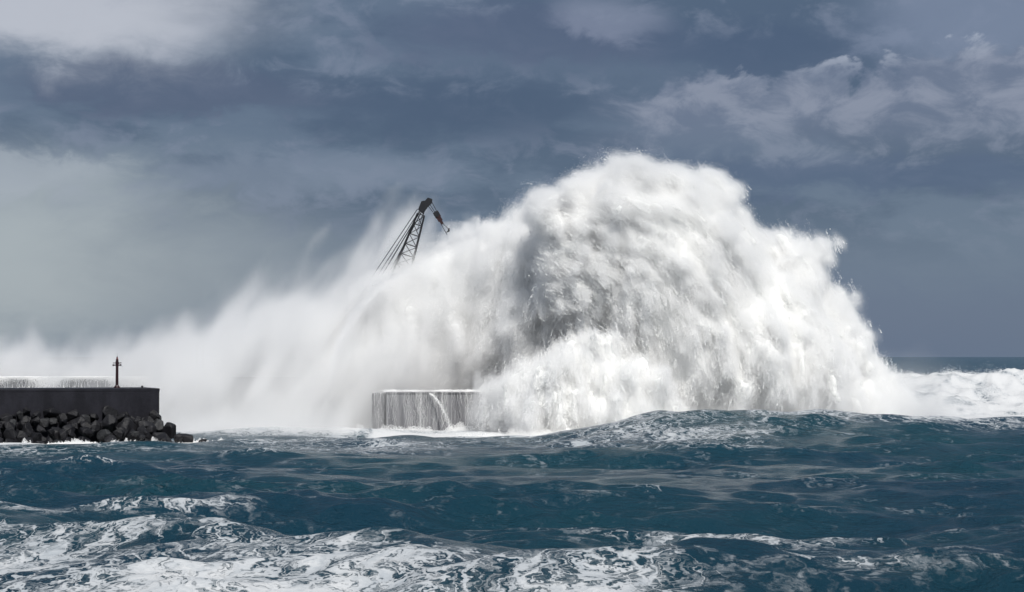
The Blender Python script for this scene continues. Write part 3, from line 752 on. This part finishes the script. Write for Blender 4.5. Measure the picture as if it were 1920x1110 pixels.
CT, CY = 4.36, 226.0
cx0, cx1 = P(724, 700, CY).x, 3.0
cs = link('caisson', None, None, None, ((cx0 + cx1) / 2, CY, 0))
tag(cs, 'low grey concrete caisson with water pouring down its front', 'caisson')
hw = (cx1 - cx0) / 2
part('block', lambda bm: box_bm(bm, (0, 5, CT / 2 - 0.6), (2 * hw, 10, CT + 0.8)), M_CAISSON, cs, 0.06)
part('coping', lambda bm: box_bm(bm, (0.05, 5, CT - 0.06), (2 * hw + 0.14, 10.2, 0.22)), M_CAISSON, cs, 0.04)
part('wing_block', lambda bm: box_bm(bm, (-hw - 0.95, 6.2, CT / 2 - 0.6), (1.4, 9.2, CT + 0.9)), M_CAISSON, cs, 0.05)
part('recess_shade', lambda bm: box_bm(bm, (-hw - 0.12, 6.4, CT / 2 - 0.65), (0.3, 8.0, CT + 0.5)), M_PIER, cs)  # near-black fill set back between the blocks; the notch's shade is its colour

def strands(x0, x1, yf, ztop, n, seed, rad=0.03, zbot=-0.2, out=0.5, gap=None):
    r = np.random.default_rng(seed); P_, Q_ = [], []
    for _ in range(n):
        x = r.uniform(x0, x1)
        if gap is not None and vn(np.array([x * gap]), np.array([seed * 1.0]), np.array([0.5]))[0] < r.uniform(-0.5, 0.4): continue
        za = ztop if r.random() < 0.55 else r.uniform(0.3, 1) * ztop
        zb = max(zbot, za - r.exponential(1.6) - 0.4); za = max(za, zb + 0.3)
        m = max(3, int((za - zb) / 0.035)); t = np.linspace(0, 1, m); z = za + (zb - za) * t
        w = x + r.uniform(0.02, 0.16) * np.sin(z * r.uniform(1, 5) + r.uniform(0, 6)) + 0.02 * r.normal(size=m).cumsum() * 0.2
        o = r.uniform(0.06, out)
        y = yf - 0.12 - o * np.sqrt(np.clip((ztop - z) / ztop, 0, 1)) * 0.6 + r.normal(0, 0.02, m)
        P_.append(np.stack([w, y, z], 1)); Q_.append(rad * r.uniform(0.5, 1.2) * (0.6 + 0.4 * r.random(m)))
    return np.concatenate(P_), np.concatenate(Q_)
def jet(a, b, n, rad, sag, seed):
    r = np.random.default_rng(seed); t = r.random(n); a, b = np.array(a), np.array(b)
    p = a + (b - a) * t[:, None]; p[:, 2] += sag * 4 * t * (1 - t)
    return p + r.normal(0, 1, (n, 3)) * (rad * (1 + 1.5 * t))[:, None], np.full(n, 0.022)
pp = [strands(cx0 + 0.1, cx1, CY, CT, 1500, 5, 0.014, -0.2, 0.6, 2.6), strands(cx0 - 1.6, cx0 - 0.3, CY + 1.6, CT, 26, 6, 0.022)]
pp.append(jet(P(806, 738, CY - 0.4), P(846, 806, CY - 2.5), 900, 0.05, 0.75, 3))
n_ = 26000                                                      # foam lying along the top edge and round the foot
e_ = np.stack([rng.uniform(cx0 - 1, cx1, n_), CY - 0.12 + rng.exponential(0.8, n_), CT + 0.04 + rng.exponential(0.05, n_)], 1)
e_ = e_[vn(e_[:, 0] * 0.9, e_[:, 1] * 0.3, 0 * e_[:, 0]) > rng.uniform(-0.6, 0.6, n_)]; n_ = len(e_)
pp.append((e_, np.full(n_, 0.028)))
n_ = 130000
xx = rng.uniform(cx0 - 3.5, 5, n_); yy_ = CY - 0.6 - np.abs(rng.normal(0, 1.4, n_)); hgt = 0.12 + 0.8 * np.clip(0.2 + fbm(xx * 0.9, yy_ * 0.8, 0 * xx, 4), 0, 1.2)
e_ = np.stack([xx, yy_, -0.2 + np.minimum(rng.exponential(0.42, n_), 1.6) * hgt], 1)
pp.append((e_, np.full(n_, 0.022)))
n_ = 160000
xx = rng.normal(6, 4.2, n_); yy_ = 214.4 - np.abs(rng.normal(0, 1.9, n_)) + 0.03 * (xx - 6) ** 2
hgt = 0.10 + 0.75 * np.clip(0.15 + fbm(xx * 0.9, yy_ * 0.9, 0 * xx, 4), 0, 1.2)
e_ = np.stack([xx, yy_, -0.3 + np.minimum(rng.exponential(0.5, n_), 1.8) * hgt], 1)
pp.append((e_, np.full(n_, 0.022)))
fw = droplets('falling_water', np.concatenate([a for a, b in pp]), np.concatenate([b for a, b in pp]))
tag(fw, 'white water streaming down the front of the low caisson and churning at its foot', 'water')
pp = [strands(P(20, 700, 239.3).x, P(175, 700, 239.3).x, 239.3, 5.75, 130, 15, 0.03, 3.4, 1.2, 1.6),
      strands(P(-40, 700, 240.3).x, P(420, 700, 240.3).x, 239.3, 5.75, 260, 18, 0.03, 3.0, 1.0, 0.9)]
n_ = 60000
x_ = rng.uniform(P(-60, 700, 239).x, P(420, 700, 239).x, n_); k_ = 0.35 + 0.9 * np.maximum(vn(x_ * 0.35, 0 * x_ + 2, 0 * x_), -0.2)
pp.append((np.stack([x_, 239.2 - rng.random(n_) * 0.8, 5.95 - rng.exponential(0.7, n_) * k_], 1), np.full(n_, 0.022)))
fw2 = droplets('overflow_water', np.concatenate([a for a, b in pp]), np.concatenate([b for a, b in pp]))
tag(fw2, 'white water spilling over the long breakwater wall behind the pier', 'water')

# surf among the boulders at the foot of the pier
n_ = 90000
t_ = rng.uniform(-5.5, 19, n_); dd_ = 4.1 + np.abs(rng.normal(0, 0.5, n_)) - 0.8 * sstep(t_, 3, -3)
hh_ = np.clip(0.06 + 0.25 * vn(t_ * 0.9, 0 * t_, 0 * t_) + 0.45 * np.maximum(vn(t_ * 2.7, 0 * t_ + 5, 0 * t_), 0.1) ** 2 + 0.3 * np.maximum(vn(t_ * 7.7, 0 * t_ + 5, dd_ * 2), 0) ** 2, 0.03, 0.8)
e_ = np.array(pier.location)[None, :] - np.array(PD)[None, :] * t_[:, None] + np.array(PN)[None, :] * dd_[:, None]
e_[:, 2] = -0.15 + np.minimum(rng.exponential(0.45, n_), 1.8) * hh_ * 0.6
tag(droplets('surf', e_, np.full(n_, 0.024)), 'low white surf washing round the boulders of the pier', 'surf')
# ------------------------------------------------------------------ crane
CYY = 242.5
crane = link('lattice_crane', None, None, None, P(697, 705, CYY)); crane.location.z = 5.8
tag(crane, 'dark lattice boom crane rising out of the spray with swinging hook block', 'crane')
base = Vector(crane.location)
def cpt(px, py, dyy=0.0): return P(px, py, CYY) + Vector((0, dyy, 0)) - base
UN = bmesh.new(); bmesh.ops.create_cone(UN, cap_ends=True, segments=8, radius1=1, radius2=1, depth=1); TUBE = bpy.data.meshes.new('tube'); UN.to_mesh(TUBE); UN.free()
TUBE.materials.append(M_STEEL)
def tube(name, a, b, r, parent):
    o = link(name, TUBE, None, parent); d = b - a
    o.location = (a + b) / 2; o.scale = (r, r, d.length); o.rotation_mode = 'QUATERNION'
    o.rotation_quaternion = Vector((0, 0, 1)).rotation_difference(d.normalized())
    return o
foot, tip = cpt(694, 690), cpt(789, 402)
ax = (tip - foot).normalized(); side = Vector((ax.z, 0, -ax.x)); depth = Vector((0, 1, 0))
boom = link('boom', None, None, crane)
def hwid(t): return float(np.interp(t, [0, 0.12, 0.62, 1], [0.5, 0.98, 0.98, 0.42]))
def cor(t, i):
    c = foot + (tip - foot) * t; w = hwid(t)
    return c + side * (w if i in (0, 1) else -w) + depth * (w if i in (0, 3) else -w)
NB = 15
for i in range(4):
    for a, b in ((0, 0.12), (0.12, 0.62), (0.62, 1)): tube('chord', cor(a, i), cor(b, i), 0.085, boom)
for k in range(NB):
    t0, t1 = k / NB, (k + 1) / NB
    for i in range(4):
        j = (i + 1) % 4
        tube('brace', cor(t0, i), cor(t1, j), 0.042, boom); tube('brace', cor(t1, j), cor(t1, i), 0.036, boom)
hd = link('boom_head', None, None, crane)
h0 = cpt(797, 383); dirh = (cpt(803, 370) - cpt(786, 400)).normalized(); hs = Vector((dirh.z, 0, -dirh.x))
rotm = Matrix((hs, depth, dirh)).transposed()
for sy in (-0.42, 0.42):
    def plate(bm, sy=sy):
        vs = [(-0.42, -0.95), (0.30, -1.1), (0.40, -0.1), (0.60, 0.55), (0.42, 0.95), (-0.10, 0.85), (-0.22, 0.35), (-0.56, 0.1)]
        top = [bm.verts.new(h0 + rotm @ Vector((x, sy - 0.05, z))) for x, z in vs]; bot = [bm.verts.new(h0 + rotm @ Vector((x, sy + 0.05, z))) for x, z in vs]
        bm.faces.new(top); bm.faces.new(bot[::-1])
        for q in range(8): bm.faces.new((top[q], bot[q], bot[(q + 1) % 8], top[(q + 1) % 8]))
        bmesh.ops.recalc_face_normals(bm, faces=bm.faces[:])
    part('side_plate', plate, M_STEEL, hd)
for (ox, oz, rr) in ((0.24, 0.55, 0.34), (-0.2, 0.02, 0.32), (0.1, -0.5, 0.26)):
    for sy in (-0.2, 0.0, 0.2):
        c = h0 + rotm @ Vector((ox, sy, oz))
        part('sheave', lambda bm: cyl_bm(bm, c - depth * 0.06, c + depth * 0.06, rr, rr, 16), M_STEEL, hd)
for k, (hx_, hy_, ex_, ey_, dyy) in enumerate(((783, 392, 690, 532, -0.5), (786, 394, 697, 532, 0.5), (788, 396, 708, 530, -0.2), (789, 398, 722, 524, 0.35))):
    a = cpt(hx_, hy_, dyy); b = cpt(ex_, ey_, dyy * 1.5); b = a + (b - a) * 1.55
    tube('pendant_cable', a, b, 0.045 if k < 2 else 0.06, crane)
for (a1, b1, a2, b2) in ((799, 388, 781, 434), (797, 392, 784, 420)): tube('luffing_rope', cpt(a1, b1), cpt(a2, b2), 0.03, crane)
for (a1, b1, a2, b2, dyy) in ((807, 374, 821, 400, -0.2), (804, 380, 816, 399, 0.2), (801, 384, 812, 398, 0.0)): tube('hoist_rope', cpt(a1, b1, dyy), cpt(a2, b2, dyy), 0.035, crane)
hb = link('hook_block', None, None, crane)
u0, u1 = cpt(816, 397), cpt(829, 419); hdv = (u1 - u0).normalized(); hsv = Vector((hdv.z, 0, -hdv.x)); rm = Matrix((hsv, depth, hdv)).transposed()
def body_(bm):
    for x, w, z0, z1 in ((0, 0.34, 0.0, 0.75), (0, 0.27, 0.75, 1.25), (0, 0.17, 1.25, 1.68)):
        box_bm(bm, u0 + rm @ Vector((x, 0, (z0 + z1) / 2)), (2 * w, 0.5, z1 - z0), rm)
part('cheek', body_, M_RUST, hb)
for sy in (-0.3, 0.3):
    c = u0 + rm @ Vector((0, sy, 0.3)); part('sheave', lambda bm: cyl_bm(bm, c - depth * 0.04, c + depth * 0.04, 0.36, 0.36, 16), M_STEEL, hb)
tube('sling', cpt(829, 418), cpt(842, 430), 0.035, hb); tube('sling', cpt(827, 420), cpt(838, 440), 0.035, hb); tube('sling', cpt(842, 430), cpt(837, 436), 0.05, hb)
part('hook', lambda bm: (cyl_bm(bm, cpt(841, 428), cpt(842, 433), 0.12, 0.10, 8), cyl_bm(bm, cpt(842, 433), cpt(838, 435), 0.09, 0.03, 8)), M_STEEL, hb)
cab = link('machine', None, None, crane)
part('house', lambda bm: box_bm(bm, (-1.6, 0, 2.0), (5.2, 3.0, 2.0)), M_STEEL, cab, 0.08)
part('counterweight', lambda bm: box_bm(bm, (-4.7, 0, 1.9), (1.0, 3.2, 1.8)), M_STEEL, cab, 0.1)
part('driver_cab', lambda bm: box_bm(bm, (0.6, -1.9, 2.1), (1.6, 0.9, 1.9)), M_STEEL, cab, 0.08)
for sy in (-1.5, 1.5): part('track', lambda bm: box_bm(bm, (-0.8, sy, 0.52), (5.6, 0.8, 0.84)), M_STEEL, cab, 0.3)

# shreds of water along the crest of the surf at the far right
n_ = 60000
x_ = rng.uniform(62, 118, n_); y_ = 337 + rng.normal(0, 3.0, n_); h_ = sea_height(x_, y_)[2]
e_ = np.stack([x_, y_, h_ - 0.15 + rng.exponential(0.22, n_) * np.clip(0.5 + 1.5 * vn(x_ * 0.45, y_ * 0.2, 0 * x_), 0.05, 2.2)], 1)
tag(droplets('crest_spray', e_, np.full(n_, 0.03)), 'ragged spray torn from the crest of the white surf at the far right', 'spray')
